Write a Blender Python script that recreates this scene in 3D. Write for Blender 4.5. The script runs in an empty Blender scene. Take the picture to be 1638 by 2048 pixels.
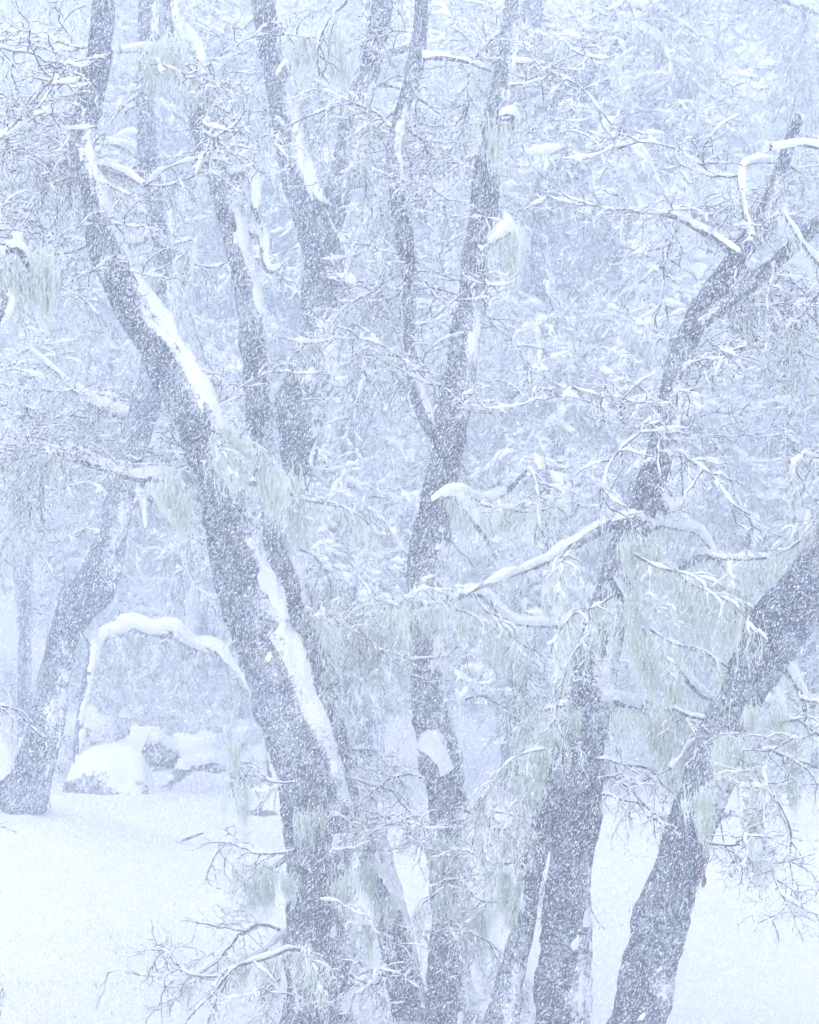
import bpy, math, random
import numpy as np
from mathutils import Vector, Euler

# ------------------------------------------------------------------ camera, world, sun, exposure
SC = bpy.context.scene
COL = SC.collection
CAM_H = 3.5            # the photographer stands a little above the clearing
FPX = 4817.0           # focal length in pixels of the 1638 x 2048 photograph
camd = bpy.data.cameras.new('camera')
camd.sensor_fit = 'VERTICAL'
camd.angle = 2 * math.atan(1024 / FPX)
camd.clip_end = 2000
cam = bpy.data.objects.new('camera', camd)
cam.location = (0, 0, CAM_H)
cam.rotation_euler = (math.radians(90), 0, 0)
COL.objects.link(cam)
SC.camera = cam

SUN_EL, SUN_AZ = math.radians(58), math.radians(205)
world = bpy.data.worlds.new('World')
SC.world = world
world.use_nodes = True
wn = world.node_tree
wn.nodes.clear()
sky = wn.nodes.new('ShaderNodeTexSky')
sky.sky_type = 'NISHITA'
sky.sun_disc = False
sky.sun_elevation = SUN_EL
sky.sun_rotation = SUN_AZ
sky.dust_density = 3.0
mix = wn.nodes.new('ShaderNodeMix'); mix.data_type = 'RGBA'
mix.inputs[0].default_value = 0.82                      # a closed cloud deck over the clear sky
mix.inputs[7].default_value = (8.15, 8.15, 9.4, 1)
bg = wn.nodes.new('ShaderNodeBackground'); bg.inputs[1].default_value = 0.10
wo = wn.nodes.new('ShaderNodeOutputWorld')
wn.links.new(sky.outputs[0], mix.inputs[6])
wn.links.new(mix.outputs[2], bg.inputs[0])
wn.links.new(bg.outputs[0], wo.inputs[0])

sund = bpy.data.lights.new('sun', 'SUN')
sund.energy = 0.9
sund.angle = math.radians(35)
sund.color = (1.0, 0.98, 0.95)
sun = bpy.data.objects.new('sun', sund)
sun.rotation_euler = (math.radians(90) - SUN_EL, 0, math.radians(180) - SUN_AZ)
sun.location = (0, 0, 40)
COL.objects.link(sun)

SC.view_settings.view_transform = 'Standard'
SC.view_settings.look = 'None'
SC.view_settings.gamma = 1
SC.view_settings.use_curve_mapping = False
SC.view_settings.exposure = 1.0
cy = SC.cycles
cy.max_bounces = 4
cy.diffuse_bounces = 3
cy.glossy_bounces = 1
cy.transmission_bounces = 2
cy.transparent_max_bounces = 4
cy.volume_bounces = 2
cy.use_denoising = True
cy.use_adaptive_sampling = True
cy.adaptive_threshold = 0.06
cy.adaptive_min_samples = 12
cy.debug_use_spatial_splits = True
HAZE_DENSITY = 0.0172
HAZE_COLOR = (0.75, 0.865, 1.0, 1)

# ------------------------------------------------------------------ helpers
def px(x, y, d):
    """a photograph pixel at distance d in front of the camera, as a point of the place"""
    return np.array([(x - 819) / FPX * d, d, CAM_H - (y - 1024) / FPX * d])

def vnoise(p, seed=0):
    p = np.asarray(p, float)
    i = np.floor(p).astype(np.int64)
    f = p - i
    f = f * f * (3 - 2 * f)
    out = np.zeros(len(p))
    for dx in (0, 1):
        for dy in (0, 1):
            for dz in (0, 1):
                h = ((i[:, 0] + dx) * 374761393 + (i[:, 1] + dy) * 668265263 + (i[:, 2] + dz) * 1442695041 + seed * 974634777) & 0xFFFFFFFF
                h = ((h ^ (h >> 13)) * 1274126177) & 0xFFFFFFFF
                h = h ^ (h >> 16)
                w = (f[:, 0] if dx else 1 - f[:, 0]) * (f[:, 1] if dy else 1 - f[:, 1]) * (f[:, 2] if dz else 1 - f[:, 2])
                out += w * ((h & 0xFFFF) / 65535.0)
    return out * 2 - 1

def fbm(p, seed=0, octs=3):
    a, s, o = 1.0, 1.0, 0
    for k in range(octs):
        o = o + a * vnoise(np.asarray(p) * s, seed + k * 17)
        a *= 0.5; s *= 2.03
    return o

class MB:
    """collects vertices and faces; build() makes ONE mesh"""
    def __init__(s):
        s.v, s.q, s.t, s.n = [], [], [], 0
    def add(s, v, quads=None, tris=None):
        v = np.asarray(v, float).reshape(-1, 3)
        if quads is not None and len(quads): s.q.append(np.asarray(quads) + s.n)
        if tris is not None and len(tris): s.t.append(np.asarray(tris) + s.n)
        s.v.append(v); s.n += len(v)
    def mesh(s, name, mat, smooth=True):
        V = np.concatenate(s.v) if s.v else np.zeros((0, 3))
        Q = np.concatenate(s.q) if s.q else np.zeros((0, 4), int)
        T = np.concatenate(s.t) if s.t else np.zeros((0, 3), int)
        me = bpy.data.meshes.new(name)
        me.vertices.add(len(V)); me.vertices.foreach_set('co', V.astype(np.float32).ravel())
        me.loops.add(Q.size + T.size)
        me.loops.foreach_set('vertex_index', np.concatenate([Q.ravel(), T.ravel()]).astype(np.int32))
        me.polygons.add(len(Q) + len(T))
        st = np.concatenate([np.arange(len(Q)) * 4, Q.size + np.arange(len(T)) * 3]).astype(np.int32)
        me.polygons.foreach_set('loop_start', st)
        if smooth: me.polygons.foreach_set('use_smooth', np.ones(len(st), bool))
        me.update(calc_edges=True)
        me.materials.append(mat)
        return me

def link(name, me, parent=None, loc=(0, 0, 0)):
    o = bpy.data.objects.new(name, me)
    COL.objects.link(o)
    if parent is not None: o.parent = parent
    o.location = loc
    return o

def tag(o, label=None, cat=None, group=None, kind=None):
    if label: o['label'] = label
    if cat: o['category'] = cat
    if group: o['group'] = group
    if kind: o['kind'] = kind
    return o

def spline(P, R, step):
    """Catmull-Rom through the control points, resampled about every step metres"""
    P = np.asarray(P, float); R = np.asarray(R, float)
    if len(P) == 2:
        P = np.array([P[0], (P[0] + P[1]) / 2, P[1]]); R = np.array([R[0], R.mean(), R[1]])
    A = np.vstack([2 * P[0] - P[1], P, 2 * P[-1] - P[-2]])
    out, rad = [], []
    for i in range(1, len(A) - 2):
        n = max(2, int(np.linalg.norm(A[i + 1] - A[i]) / step))
        t = np.linspace(0, 1, n, endpoint=False)[:, None]
        p0, p1, p2, p3 = A[i - 1], A[i], A[i + 1], A[i + 2]
        out.append(0.5 * (2 * p1 + (p2 - p0) * t + (2 * p0 - 5 * p1 + 4 * p2 - p3) * t ** 2 + (3 * p1 - p0 - 3 * p2 + p3) * t ** 3))
        rad.append(R[i - 1] + (R[i] - R[i - 1]) * t[:, 0])
    out.append(P[-1:]); rad.append(R[-1:])
    return np.vstack(out), np.concatenate(rad)

def frames(P):
    T = np.gradient(P, axis=0)
    T /= np.linalg.norm(T, axis=1)[:, None] + 1e-9
    ref = np.array([0, 1.0, 0.0]) if abs(T[:, 1]).max() < 0.9 else np.array([0.3, 0.2, 1.0])
    U = ref - (T @ ref)[:, None] * T
    U /= np.linalg.norm(U, axis=1)[:, None] + 1e-9
    return T, U, np.cross(T, U)

def ringfaces(k, m):
    i = np.arange(k - 1)[:, None] * m
    j = np.arange(m)[None, :]
    a, b = i + j, i + (j + 1) % m
    return np.stack([a, b, b + m, a + m], -1).reshape(-1, 4)

def tube(mb, P, R, sides=3):
    T, U, W = frames(P)
    a = np.arange(sides) * 2 * math.pi / sides
    V = P[:, None] + R[:, None, None] * (np.cos(a)[None, :, None] * U[:, None] + np.sin(a)[None, :, None] * W[:, None])
    mb.add(V, ringfaces(len(P), sides))

def woody(P, R, seed, sides, step, snow=0.05, thr=0.35, amp=0.13, gap=0.25):
    """a bark-covered limb and the snow that lies on its upper and windward side: two meshes' worth of geometry"""
    P, R = spline(P, R, step)
    T, U, W = frames(P)
    a = np.arange(sides) * 2 * math.pi / sides
    N = np.cos(a)[None, :, None] * U[:, None] + np.sin(a)[None, :, None] * W[:, None]
    s = np.concatenate([[0], np.cumsum(np.linalg.norm(np.diff(P, axis=0), axis=1))])
    q = np.stack([np.broadcast_to(np.cos(a) * 1.0, N.shape[:2]) * R[:, None], np.broadcast_to(np.sin(a) * 1.0, N.shape[:2]) * R[:, None],
                  np.broadcast_to(s[:, None], N.shape[:2])], -1).reshape(-1, 3)
    rid = fbm(q * np.array([34, 34, 9.0]), seed, 3).reshape(N.shape[:2])
    lum = fbm(q * np.array([7, 7, 4.0]), seed + 5, 3).reshape(N.shape[:2])
    disp = np.clip(R[:, None] * (amp * 0.8 * rid + amp * 1.1 * lum), -0.3 * R[:, None], 0.045)
    V = P[:, None] + (R[:, None] + disp)[..., None] * N
    wood = MB(); wood.add(V, ringfaces(len(P), sides))
    n = len(wood.v[0])
    wood.add(np.vstack([P[0], P[-1]]), tris=np.vstack([[[n - n, (j + 1) % sides - n, j - n] for j in range(sides)],
             [[1, len(P) * sides - sides + j - n, len(P) * sides - sides + (j + 1) % sides - n] for j in range(sides)]]))
    # snow shell
    lie = N @ np.array([0.60, -0.30, 0.74])
    nz = fbm(q * np.array([19, 19, 7.0]), seed + 9, 4).reshape(N.shape[:2])
    t = np.clip((lie - thr + gap * nz) / 0.30, 0, 1)
    t = t * t * (3 - 2 * t)
    th = snow * t * (0.75 + 0.35 * nz)
    SV = V + (th - 0.007 * (t <= 0.02))[..., None] * (N * 0.55 + np.array([0.05, 0, 0.5]))
    F = ringfaces(len(P), sides)
    keep = (t.reshape(-1)[F] > 0.02).any(1)
    snow_mb = MB()
    if keep.any():
        used = np.unique(F[keep]); remap = -np.ones(SV.reshape(-1, 3).shape[0], int); remap[used] = np.arange(len(used))
        snow_mb.add(SV.reshape(-1, 3)[used], remap[F[keep]])
    return wood, snow_mb, P, R

def strands(mb, S, L, Wd, rng, sway=0.10):
    """hanging lichen: one tapering crinkled ribbon from each start S, of length L and width Wd"""
    n = len(S)
    if not n: return
    k = 4
    ang = rng.uniform(0, math.pi, n)
    side = np.stack([np.cos(ang), np.sin(ang), np.zeros(n)], -1)
    drift = rng.normal(0, sway, (n, 1, 3)) * np.array([1, 1, 0])
    wob = rng.normal(0, 0.11, (n, k, 3)) * np.array([1, 1, 0.3])
    wob[:, 0] = 0
    t = np.linspace(0, 1, k)
    C = S[:, None] + (drift * t[None, :, None] + wob + np.array([0, 0, -1]) * t[None, :, None]) * L[:, None, None]
    w = Wd[:, None] * np.array([0.7, 1.0, 0.65, 0.05])[None]
    V = np.stack([C - side[:, None] * w[..., None] * 0.5, C + side[:, None] * w[..., None] * 0.5], 2)
    base = np.arange(n)[:, None] * (2 * k)
    f = np.array([[2 * i, 2 * i + 1, 2 * i + 3, 2 * i + 2] for i in range(k - 1)])
    mb.add(V, (base[:, :, None] + f[None]).reshape(-1, 4))

def fringe(mb, P, R, rng, per_m, lmin, lmax, wd=0.007, cover=0.5, below=0.6):
    """a beard of lichen along a branch: its length comes and goes along the wood"""
    seg = np.linalg.norm(np.diff(P, axis=0), axis=1)
    s = np.concatenate([[0], np.cumsum(seg)])
    n = rng.poisson(s[-1] * per_m)
    if n < 1: return
    u = rng.uniform(0, s[-1], n)
    ph = rng.uniform(0, 100)
    env = vnoise(np.stack([u * 4.5 + ph, 0 * u, 0 * u], -1), 3) * 0.5 + 0.5
    env2 = vnoise(np.stack([u * 14 + ph, 0 * u + 5, 0 * u], -1), 4) * 0.5 + 0.5
    ok = env > (1 - cover) * rng.uniform(0.6, 1.1, n)
    u, env, env2 = u[ok], env[ok], env2[ok]
    n = len(u)
    if n < 1: return
    C = np.stack([np.interp(u, s, P[:, k]) for k in range(3)], -1)
    r = np.interp(u, s, R)
    a = rng.uniform(0, 2 * math.pi, n)
    C = C + np.stack([np.cos(a), np.sin(a), np.full(n, -below)], -1) * r[:, None] * 0.8
    L = lmin + (lmax - lmin) * env * env2 * rng.uniform(0.35, 1.25, n)
    strands(mb, C, L, wd * rng.uniform(0.6, 1.3, n), rng)

# ------------------------------------------------------------------ materials
def new_mat(name):
    m = bpy.data.materials.new(name); m.use_nodes = True
    nt = m.node_tree
    return m, nt, nt.nodes['Principled BSDF'], nt.nodes['Material Output']

def node(nt, t, **kw):
    n = nt.nodes.new(t)
    for k, v in kw.items():
        if k.startswith('i_'): n.inputs[int(k[2:])].default_value = v
        else: setattr(n, k, v)
    return n

def noise_tex(nt, scale, detail=4, rough=0.6, coord=None, vec_scale=None):
    tc = node(nt, 'ShaderNodeTexCoord')
    src = tc.outputs['Object']
    if vec_scale:
        mp = node(nt, 'ShaderNodeMapping'); mp.inputs['Scale'].default_value = vec_scale
        nt.links.new(src, mp.inputs[0]); src = mp.outputs[0]
    n = node(nt, 'ShaderNodeTexNoise')
    n.inputs['Scale'].default_value = scale; n.inputs['Detail'].default_value = detail; n.inputs['Roughness'].default_value = rough
    nt.links.new(src, n.inputs['Vector'])
    return n

def ramp(nt, fac, stops):
    r = node(nt, 'ShaderNodeValToRGB')
    el = r.color_ramp.elements
    while len(el) < len(stops): el.new(0.5)
    for e, (p, c) in zip(el, stops):
        e.position = p; e.color = (*c, 1)
    nt.links.new(fac, r.inputs[0])
    return r

def mixc(nt, fac, a, b):
    m = node(nt, 'ShaderNodeMix', data_type='RGBA')
    for s, v in ((0, fac), (6, a), (7, b)):
        if hasattr(v, 'links'): nt.links.new(v, m.inputs[s])
        else: m.inputs[s].default_value = v
    return m.outputs[2]

def bump(nt, bsdf, h, strength, dist):
    b = node(nt, 'ShaderNodeBump'); b.inputs['Strength'].default_value = strength; b.inputs['Distance'].default_value = dist
    nt.links.new(h, b.inputs['Height']); nt.links.new(b.outputs[0], bsdf.inputs['Normal'])

def mat_bark():
    m, nt, b, out = new_mat('bark')
    n1 = noise_tex(nt, 9, 5, 0.65, vec_scale=(1, 1, 0.35))
    c = ramp(nt, n1.outputs[0], [(0.3, (0.022, 0.028, 0.046)), (0.55, (0.054, 0.065, 0.095)), (0.75, (0.12, 0.135, 0.175))]).outputs[0]
    n2 = noise_tex(nt, 4.5, 4, 0.7)                      # crusts of grey-green lichen
    f2 = ramp(nt, n2.outputs[0], [(0.54, (0, 0, 0)), (0.66, (0.75, 0.75, 0.75))]).outputs[0]
    c = mixc(nt, f2, c, (0.22, 0.25, 0.21, 1))
    n3 = noise_tex(nt, 55, 4, 0.75)                      # snow blown into the fissures
    f3 = ramp(nt, n3.outputs[0], [(0.54, (0, 0, 0)), (0.62, (1, 1, 1))]).outputs[0]
    c = mixc(nt, f3, c, (0.36, 0.40, 0.46, 1))
    n5 = noise_tex(nt, 2.6, 5, 0.7)                      # rime plastered on in patches
    f5 = ramp(nt, n5.outputs[0], [(0.48, (0, 0, 0)), (0.66, (0.8, 0.8, 0.8))]).outputs[0]
    n6 = noise_tex(nt, 38, 3, 0.8)
    f6 = ramp(nt, n6.outputs[0], [(0.42, (0, 0, 0)), (0.60, (1, 1, 1))]).outputs[0]
    mm = node(nt, 'ShaderNodeMix', data_type='RGBA', blend_type='MULTIPLY'); mm.inputs[0].default_value = 1
    nt.links.new(f5, mm.inputs[6]); nt.links.new(f6, mm.inputs[7])
    c = mixc(nt, mm.outputs[2], c, (0.66, 0.72, 0.78, 1))
    ge = node(nt, 'ShaderNodeNewGeometry')               # powder clinging to the upper, windward bark
    dt = node(nt, 'ShaderNodeVectorMath', operation='DOT_PRODUCT'); dt.inputs[1].default_value = (0.60, -0.30, 0.74)
    nt.links.new(ge.outputs['Normal'], dt.inputs[0])
    n7 = noise_tex(nt, 42, 5, 0.85)
    ad = node(nt, 'ShaderNodeMath', operation='MULTIPLY_ADD'); ad.inputs[1].default_value = 1.5; ad.inputs[2].default_value = -0.75
    nt.links.new(n7.outputs[0], ad.inputs[0])
    sm = node(nt, 'ShaderNodeMath', operation='ADD'); nt.links.new(ad.outputs[0], sm.inputs[0]); nt.links.new(dt.outputs['Value'], sm.inputs[1])
    f7 = ramp(nt, sm.outputs[0], [(0.56, (0, 0, 0)), (0.78, (1, 1, 1))]).outputs[0]
    c = mixc(nt, f7, c, (0.80, 0.82, 0.85, 1))
    nt.links.new(c, b.inputs['Base Color'])
    b.inputs['Roughness'].default_value = 0.9
    b.inputs['Specular IOR Level'].default_value = 0.2
    n4 = noise_tex(nt, 30, 5, 0.7, vec_scale=(1, 1, 0.3))
    bump(nt, b, n4.outputs[0], 0.8, 0.03)
    return m

def mat_twig():
    m, nt, b, out = new_mat('twig_bark')
    n1 = noise_tex(nt, 7, 3)
    c = ramp(nt, n1.outputs[0], [(0.35, (0.035, 0.032, 0.040)), (0.6, (0.075, 0.070, 0.075)), (0.72, (0.16, 0.17, 0.15))]).outputs[0]
    nt.links.new(c, b.inputs['Base Color'])
    b.inputs['Roughness'].default_value = 0.85
    return m

def mat_snow(name='snow', fine=True):
    m, nt, b, out = new_mat(name)
    b.inputs['Base Color'].default_value = (0.80, 0.82, 0.85, 1) if fine else (0.73, 0.735, 0.76, 1)
    b.inputs['Roughness'].default_value = 0.75
    b.inputs['Specular IOR Level'].default_value = 0.25
    n1 = noise_tex(nt, 28 if fine else 6, 5, 0.65)
    bump(nt, b, n1.outputs[0], 0.45 if fine else 0.7, 0.02 if fine else 0.12)
    return m

def mat_leafy(name, stops, tr, scale=5):
    m, nt, b, out = new_mat(name)
    n1 = noise_tex(nt, scale, 3)
    c = ramp(nt, n1.outputs[0], stops).outputs[0]
    nt.links.new(c, b.inputs['Base Color'])
    b.inputs['Roughness'].default_value = 0.9
    t = node(nt, 'ShaderNodeBsdfTranslucent'); nt.links.new(c, t.inputs[0])
    mx = node(nt, 'ShaderNodeMixShader'); mx.inputs[0].default_value = tr
    nt.links.new(b.outputs[0], mx.inputs[1]); nt.links.new(t.outputs[0], mx.inputs[2]); nt.links.new(mx.outputs[0], out.inputs[0])
    return m

def mat_rock():
    m, nt, b, out = new_mat('rock')
    n1 = noise_tex(nt, 6, 6, 0.7)
    c = ramp(nt, n1.outputs[0], [(0.35, (0.03, 0.032, 0.04)), (0.6, (0.09, 0.095, 0.10)), (0.72, (0.25, 0.27, 0.28))]).outputs[0]
    ge = node(nt, 'ShaderNodeNewGeometry')               # snow dusted over the rock's shoulders
    dt = node(nt, 'ShaderNodeVectorMath', operation='DOT_PRODUCT'); dt.inputs[1].default_value = (0.25, 0.0, 0.95)
    nt.links.new(ge.outputs['Normal'], dt.inputs[0])
    n7 = noise_tex(nt, 11, 6, 0.85)
    ad = node(nt, 'ShaderNodeMath', operation='MULTIPLY_ADD'); ad.inputs[1].default_value = 2.4; ad.inputs[2].default_value = -0.9
    nt.links.new(n7.outputs[0], ad.inputs[0])
    sm = node(nt, 'ShaderNodeMath', operation='ADD'); nt.links.new(ad.outputs[0], sm.inputs[0]); nt.links.new(dt.outputs['Value'], sm.inputs[1])
    f7 = ramp(nt, sm.outputs[0], [(0.52, (0, 0, 0)), (0.95, (1, 1, 1))]).outputs[0]
    c = mixc(nt, f7, c, (0.80, 0.82, 0.85, 1))
    nt.links.new(c, b.inputs['Base Color']); b.inputs['Roughness'].default_value = 0.9
    bump(nt, b, n1.outputs[0], 0.7, 0.05)
    return m

M_BARK, M_TWIG, M_SNOW = mat_bark(), mat_twig(), mat_snow()
M_GROUND = mat_snow('ground_snow', False)
M_LICHEN = mat_leafy('beard_lichen', [(0.3, (0.68, 0.78, 0.62)), (0.5, (0.79, 0.87, 0.74)), (0.68, (0.88, 0.92, 0.86))], 0.5)
M_FLAKE = mat_leafy('snowflake', [(0.0, (0.93, 0.95, 0.97)), (1.0, (0.96, 0.97, 0.98))], 0.5)
M_GRASS = mat_leafy('dry_grass', [(0.3, (0.16, 0.15, 0.12)), (0.7, (0.30, 0.28, 0.22))], 0.3)
M_RED = mat_leafy('dead_leaf', [(0.3, (0.13, 0.04, 0.04)), (0.7, (0.24, 0.09, 0.08))], 0.3, 30)
M_ROCK = mat_rock()

# ------------------------------------------------------------------ the ground
def ground_z(x, y):
    x = np.asarray(x, float); y = np.asarray(y, float)
    p = np.stack([x * 0.35, y * 0.35, 0 * x], -1).reshape(-1, 3)
    h = 0.11 * fbm(p, 2, 3).reshape(x.shape) + 0.035 * fbm(p * 6, 3, 3).reshape(x.shape)
    h = h + 0.34 * np.exp(-(((x + 3.3) / 1.9) ** 2 + ((y - 32.5) / 2.2) ** 2))          # hummock under the boulders
    h = h + 0.78 * np.exp(-(((x + 4.0) / 1.5) ** 2 + ((y - 22.6) / 2.8) ** 2))          # the bank the bent tree stands on
    s = np.clip((y - 40) / 60, 0, 1)
    h = h + 6.0 * s * s * (3 - 2 * s)                                                # the wood climbs a slope
    return h

def make_ground():
    ys = np.concatenate([np.arange(2, 46, 0.19), np.geomspace(46, 190, 60)])
    xs = np.concatenate([-np.geomspace(100, 9, 24), np.arange(-8.8, 8.81, 0.19), np.geomspace(9, 100, 24)])
    X, Y = np.meshgrid(xs, ys)
    V = np.stack([X, Y, ground_z(X, Y)], -1).reshape(-1, 3)
    k, m = X.shape
    i = np.arange(k - 1)[:, None] * m; j = np.arange(m - 1)[None]
    F = np.stack([i + j, i + j + 1, i + j + 1 + m, i + j + m], -1).reshape(-1, 4)
    mb = MB(); mb.add(V, F)
    return tag(link('ground', mb.mesh('ground', M_GROUND)), 'smooth white snow covering the clearing and slope', None, None, 'structure')
make_ground()

# ------------------------------------------------------------------ branch sprays (shared meshes)
def unit(v): return v / (np.linalg.norm(v) + 1e-9)

def make_spray(seed, L=2.0, elev=10, trop=0.0, dens=1.0, lich=1.0, lich_len=0.3, snow=1.0, wig=1.0, r0=0.015):
    rng = np.random.default_rng(seed)
    stems = []
    SEG = [0.10, 0.075, 0.05, 0.05]
    WIG = [0.20 * wig, 0.26 * wig, 0.28 * wig, 0.22 * wig]
    TR = [trop * 0.10, trop * 0.13, trop * 0.12, trop * 0.10]
    PR = [0.88 * dens, 0.88 * dens, 0.92 * dens]
    RT = [0.42, 0.48, 0.46]
    RAD = [(r0, 0.005), (0.0075, 0.0036), (0.0042, 0.0025), (0.0029, 0.0019)]
    def grow(p, d, ln, lv):
        n = max(3, int(ln / SEG[lv]))
        pts = [p]
        side = 1 if rng.random() < 0.5 else -1
        for i in range(n):
            d = unit(d + rng.normal(0, WIG[lv], 3) * np.array([1, 1, 0.8]) + np.array([0, 0, TR[lv]]))
            p = p + d * ln / n
            pts.append(p)
            t = (i + 1) / n
            if lv < 3 and rng.random() < PR[lv] and (i > 0 or lv > 0):
                side = -side
                ax = unit(np.cross(d, np.array([0, 0, 1.0])) + 1e-3)
                up = np.cross(ax, d)
                th = math.radians(rng.uniform(32, 72))
                phi = rng.normal(0, 0.7)
                lat = side * ax * math.cos(phi) + up * math.sin(phi)
                cd = unit(d * math.cos(th) + lat * math.sin(th))
                cl = ln * RT[lv] * (1.05 - 0.6 * t) * rng.uniform(0.6, 1.3)
                if cl > 0.05: grow(p, cd, cl, lv + 1)
        stems.append((np.array(pts), np.linspace(RAD[lv][0], RAD[lv][1], n + 1), lv))
    e = math.radians(elev)
    grow(np.zeros(3), np.array([math.cos(e), 0, math.sin(e)]), L, 0)
    wood, sn, li = MB(), MB(), MB()
    for P, R, lv in stems:
        tube(wood, P, R, [6, 4, 3, 3][lv])
        h = np.array([0.020, 0.015, 0.010, 0.006])[lv] * snow
        T = np.gradient(P, axis=0); T /= np.linalg.norm(T, axis=1)[:, None] + 1e-9
        lie = np.sqrt(np.clip(1 - T[:, 2] ** 2, 0, 1))
        nz = vnoise(P * 13 + seed, seed) * 0.5 + 0.5
        rr = (R * 0.55 + h * (0.25 + nz)) * np.clip(lie * 1.5 - 0.35, 0.02, 1) * np.clip(nz * 2.6 - 0.55, 0.03, 1.3)
        if (lv < 3 or rng.random() < 0.55) and snow > 0:
            Q = P + np.array([0.15, 0, 1.0]) * (R + rr * 0.45)[:, None]
            rr[0] *= 0.4; rr[-1] *= 0.2
            tube(sn, Q, rr, [6, 5, 4, 3][lv])
        if lich > 0 and lv < 3:
            fringe(li, P, R, rng, [52, 34, 16][lv] * lich, 0.03, lich_len * [1.8, 1.4, 1.0][lv], 0.0125, [0.50, 0.42, 0.33][lv])
    return (wood.mesh('branch', M_TWIG), sn.mesh('snow_cover', M_SNOW), li.mesh('hanging_lichen', M_LICHEN, False))

KINDS = {
    'flat':  [dict(L=2.1, elev=12, trop=-0.2), dict(L=1.8, elev=-2, trop=0.2), dict(L=2.3, elev=4, trop=-0.5, lich=1.3)],
    'up':    [dict(L=2.2, elev=48, trop=0.1, lich=0.7), dict(L=1.9, elev=35, trop=-0.5, lich=0.9)],
    'droop': [dict(L=2.0, elev=8, trop=-1.6, lich=1.2, lich_len=0.38), dict(L=1.7, elev=-18, trop=-1.0, lich=1.0), dict(L=2.2, elev=22, trop=-2.0, lich=1.4, lich_len=0.42)],
    'bare':  [dict(L=1.6, elev=-5, trop=-0.6, lich=0.12, lich_len=0.15, snow=0.6, dens=0.85, wig=1.25), dict(L=1.5, elev=5, trop=-1.6, lich=0.15, lich_len=0.2, snow=0.5, dens=0.8, wig=1.3),
              dict(L=1.9, elev=15, trop=-0.3, lich=0.2, lich_len=0.2, snow=0.7, dens=0.9, wig=1.2)],
    'lace':  [dict(L=1.5, elev=10, trop=-0.4, lich=0.12, lich_len=0.16, snow=0.85, dens=1.0, wig=1.45, r0=0.008), dict(L=1.3, elev=-10, trop=-0.9, lich=0.15, lich_len=0.2, snow=0.85, dens=1.0, wig=1.5, r0=0.008),
              dict(L=1.6, elev=25, trop=-0.6, lich=0.1, lich_len=0.2, snow=0.85, dens=1.0, wig=1.4, r0=0.008)],
    'beard': [dict(L=1.6, elev=0, trop=-0.8, lich=1.7, lich_len=0.62, dens=0.85, snow=1.5), dict(L=1.3, elev=-15, trop=-1.6, lich=1.8, lich_len=0.7, dens=0.8, snow=1.5)],
}
SPRAYS = {k: [make_spray(100 + 37 * i + 1000 * j, **d) for i, d in enumerate(v)] for j, (k, v) in enumerate(KINDS.items())}

def merged(ms):
    """twigs, snow and lichen of a spray in one mesh, for trees too far off to show them apart"""
    V, F, LS, MI, off = [], [], [], [], 0
    for k, m in enumerate(ms):
        v = np.zeros(len(m.vertices) * 3, np.float32); m.vertices.foreach_get('co', v); V.append(v.reshape(-1, 3))
        q = np.zeros(len(m.loops), np.int32); m.loops.foreach_get('vertex_index', q); F.append(q.reshape(-1, 4) + off); MI.append(np.full(len(q) // 4, k, np.int32)); off += len(m.vertices)
    mb = MB(); mb.add(np.concatenate(V), np.concatenate(F))
    me = mb.mesh('branch', M_TWIG); me.materials.append(M_SNOW); me.materials.append(M_LICHEN)
    me.polygons.foreach_set('material_index', np.concatenate(MI))
    return me
FAR = {k: [merged(make_spray(100 + 37 * i + 1000 * j, **{**d, 'snow': 2.4 * d.get('snow', 1)})) for i, d in enumerate(v)] for j, (k, v) in enumerate(KINDS.items())}

def put_far(root, loc, heading, kind, scale, rng, tilt=0.0):
    o = bpy.data.objects.new('branch', FAR[kind][rng.integers(len(FAR[kind]))]); COL.objects.link(o)
    o.parent = root; o.location = loc
    o.rotation_euler = (rng.normal(0, 0.12), tilt + rng.normal(0, 0.08), math.radians(heading))
    o.scale = (scale, scale, scale)

def put_spray(root, loc, heading, kind, scale, rng, tilt=0.0, snow=True, lichen=True):
    me = SPRAYS[kind][rng.integers(len(SPRAYS[kind]))]
    o = bpy.data.objects.new('branch', me[0]); COL.objects.link(o)
    o.parent = root; o.location = loc
    o.rotation_euler = (rng.normal(0, 0.12), tilt + rng.normal(0, 0.08), math.radians(heading))
    o.scale = (scale, scale, scale)
    if snow:
        s = bpy.data.objects.new('snow_cover', me[1]); COL.objects.link(s); s.parent = o; s['kind'] = 'stuff'
    if lichen and len(me[2].vertices):
        l = bpy.data.objects.new('hanging_lichen', me[2]); COL.objects.link(l); l.parent = o; l['kind'] = 'stuff'
    return o

def make_beard(seed, h, w):
    """one big beard of lichen: many long strands from a short piece of bark, closing to ragged points"""
    rng = np.random.default_rng(seed)
    mb = MB()
    pts = [(-w / 2, 0), (0, 0.02), (w / 2, -0.02)]
    for tip in range(4):
        cx = rng.uniform(-w * 0.4, w * 0.4); hh = h * rng.uniform(0.45, 1.0); n = 55
        u = rng.normal(0, 0.35, n)
        S = np.stack([cx + u * w * 0.5, rng.normal(0, w * 0.16, n), rng.normal(-0.04, 0.07, n)], -1)
        Ln = hh * np.clip(1.05 - np.abs(u) * 1.2, 0.15, 1) * rng.uniform(0.5, 1.05, n)
        k = mb.n
        strands(mb, S, Ln, 0.012 * rng.uniform(0.5, 1.6, n), rng, 0.07)
        V = mb.v[-1]
        f = np.clip(-V[:, 2] / hh, 0, 1)                                    # gather towards the tip
        V[:, 0] = cx + (V[:, 0] - cx) * (1 - 0.75 * f); V[:, 1] *= 1 - 0.6 * f
    return mb.mesh('lichen_beard', M_LICHEN, False)
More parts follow.
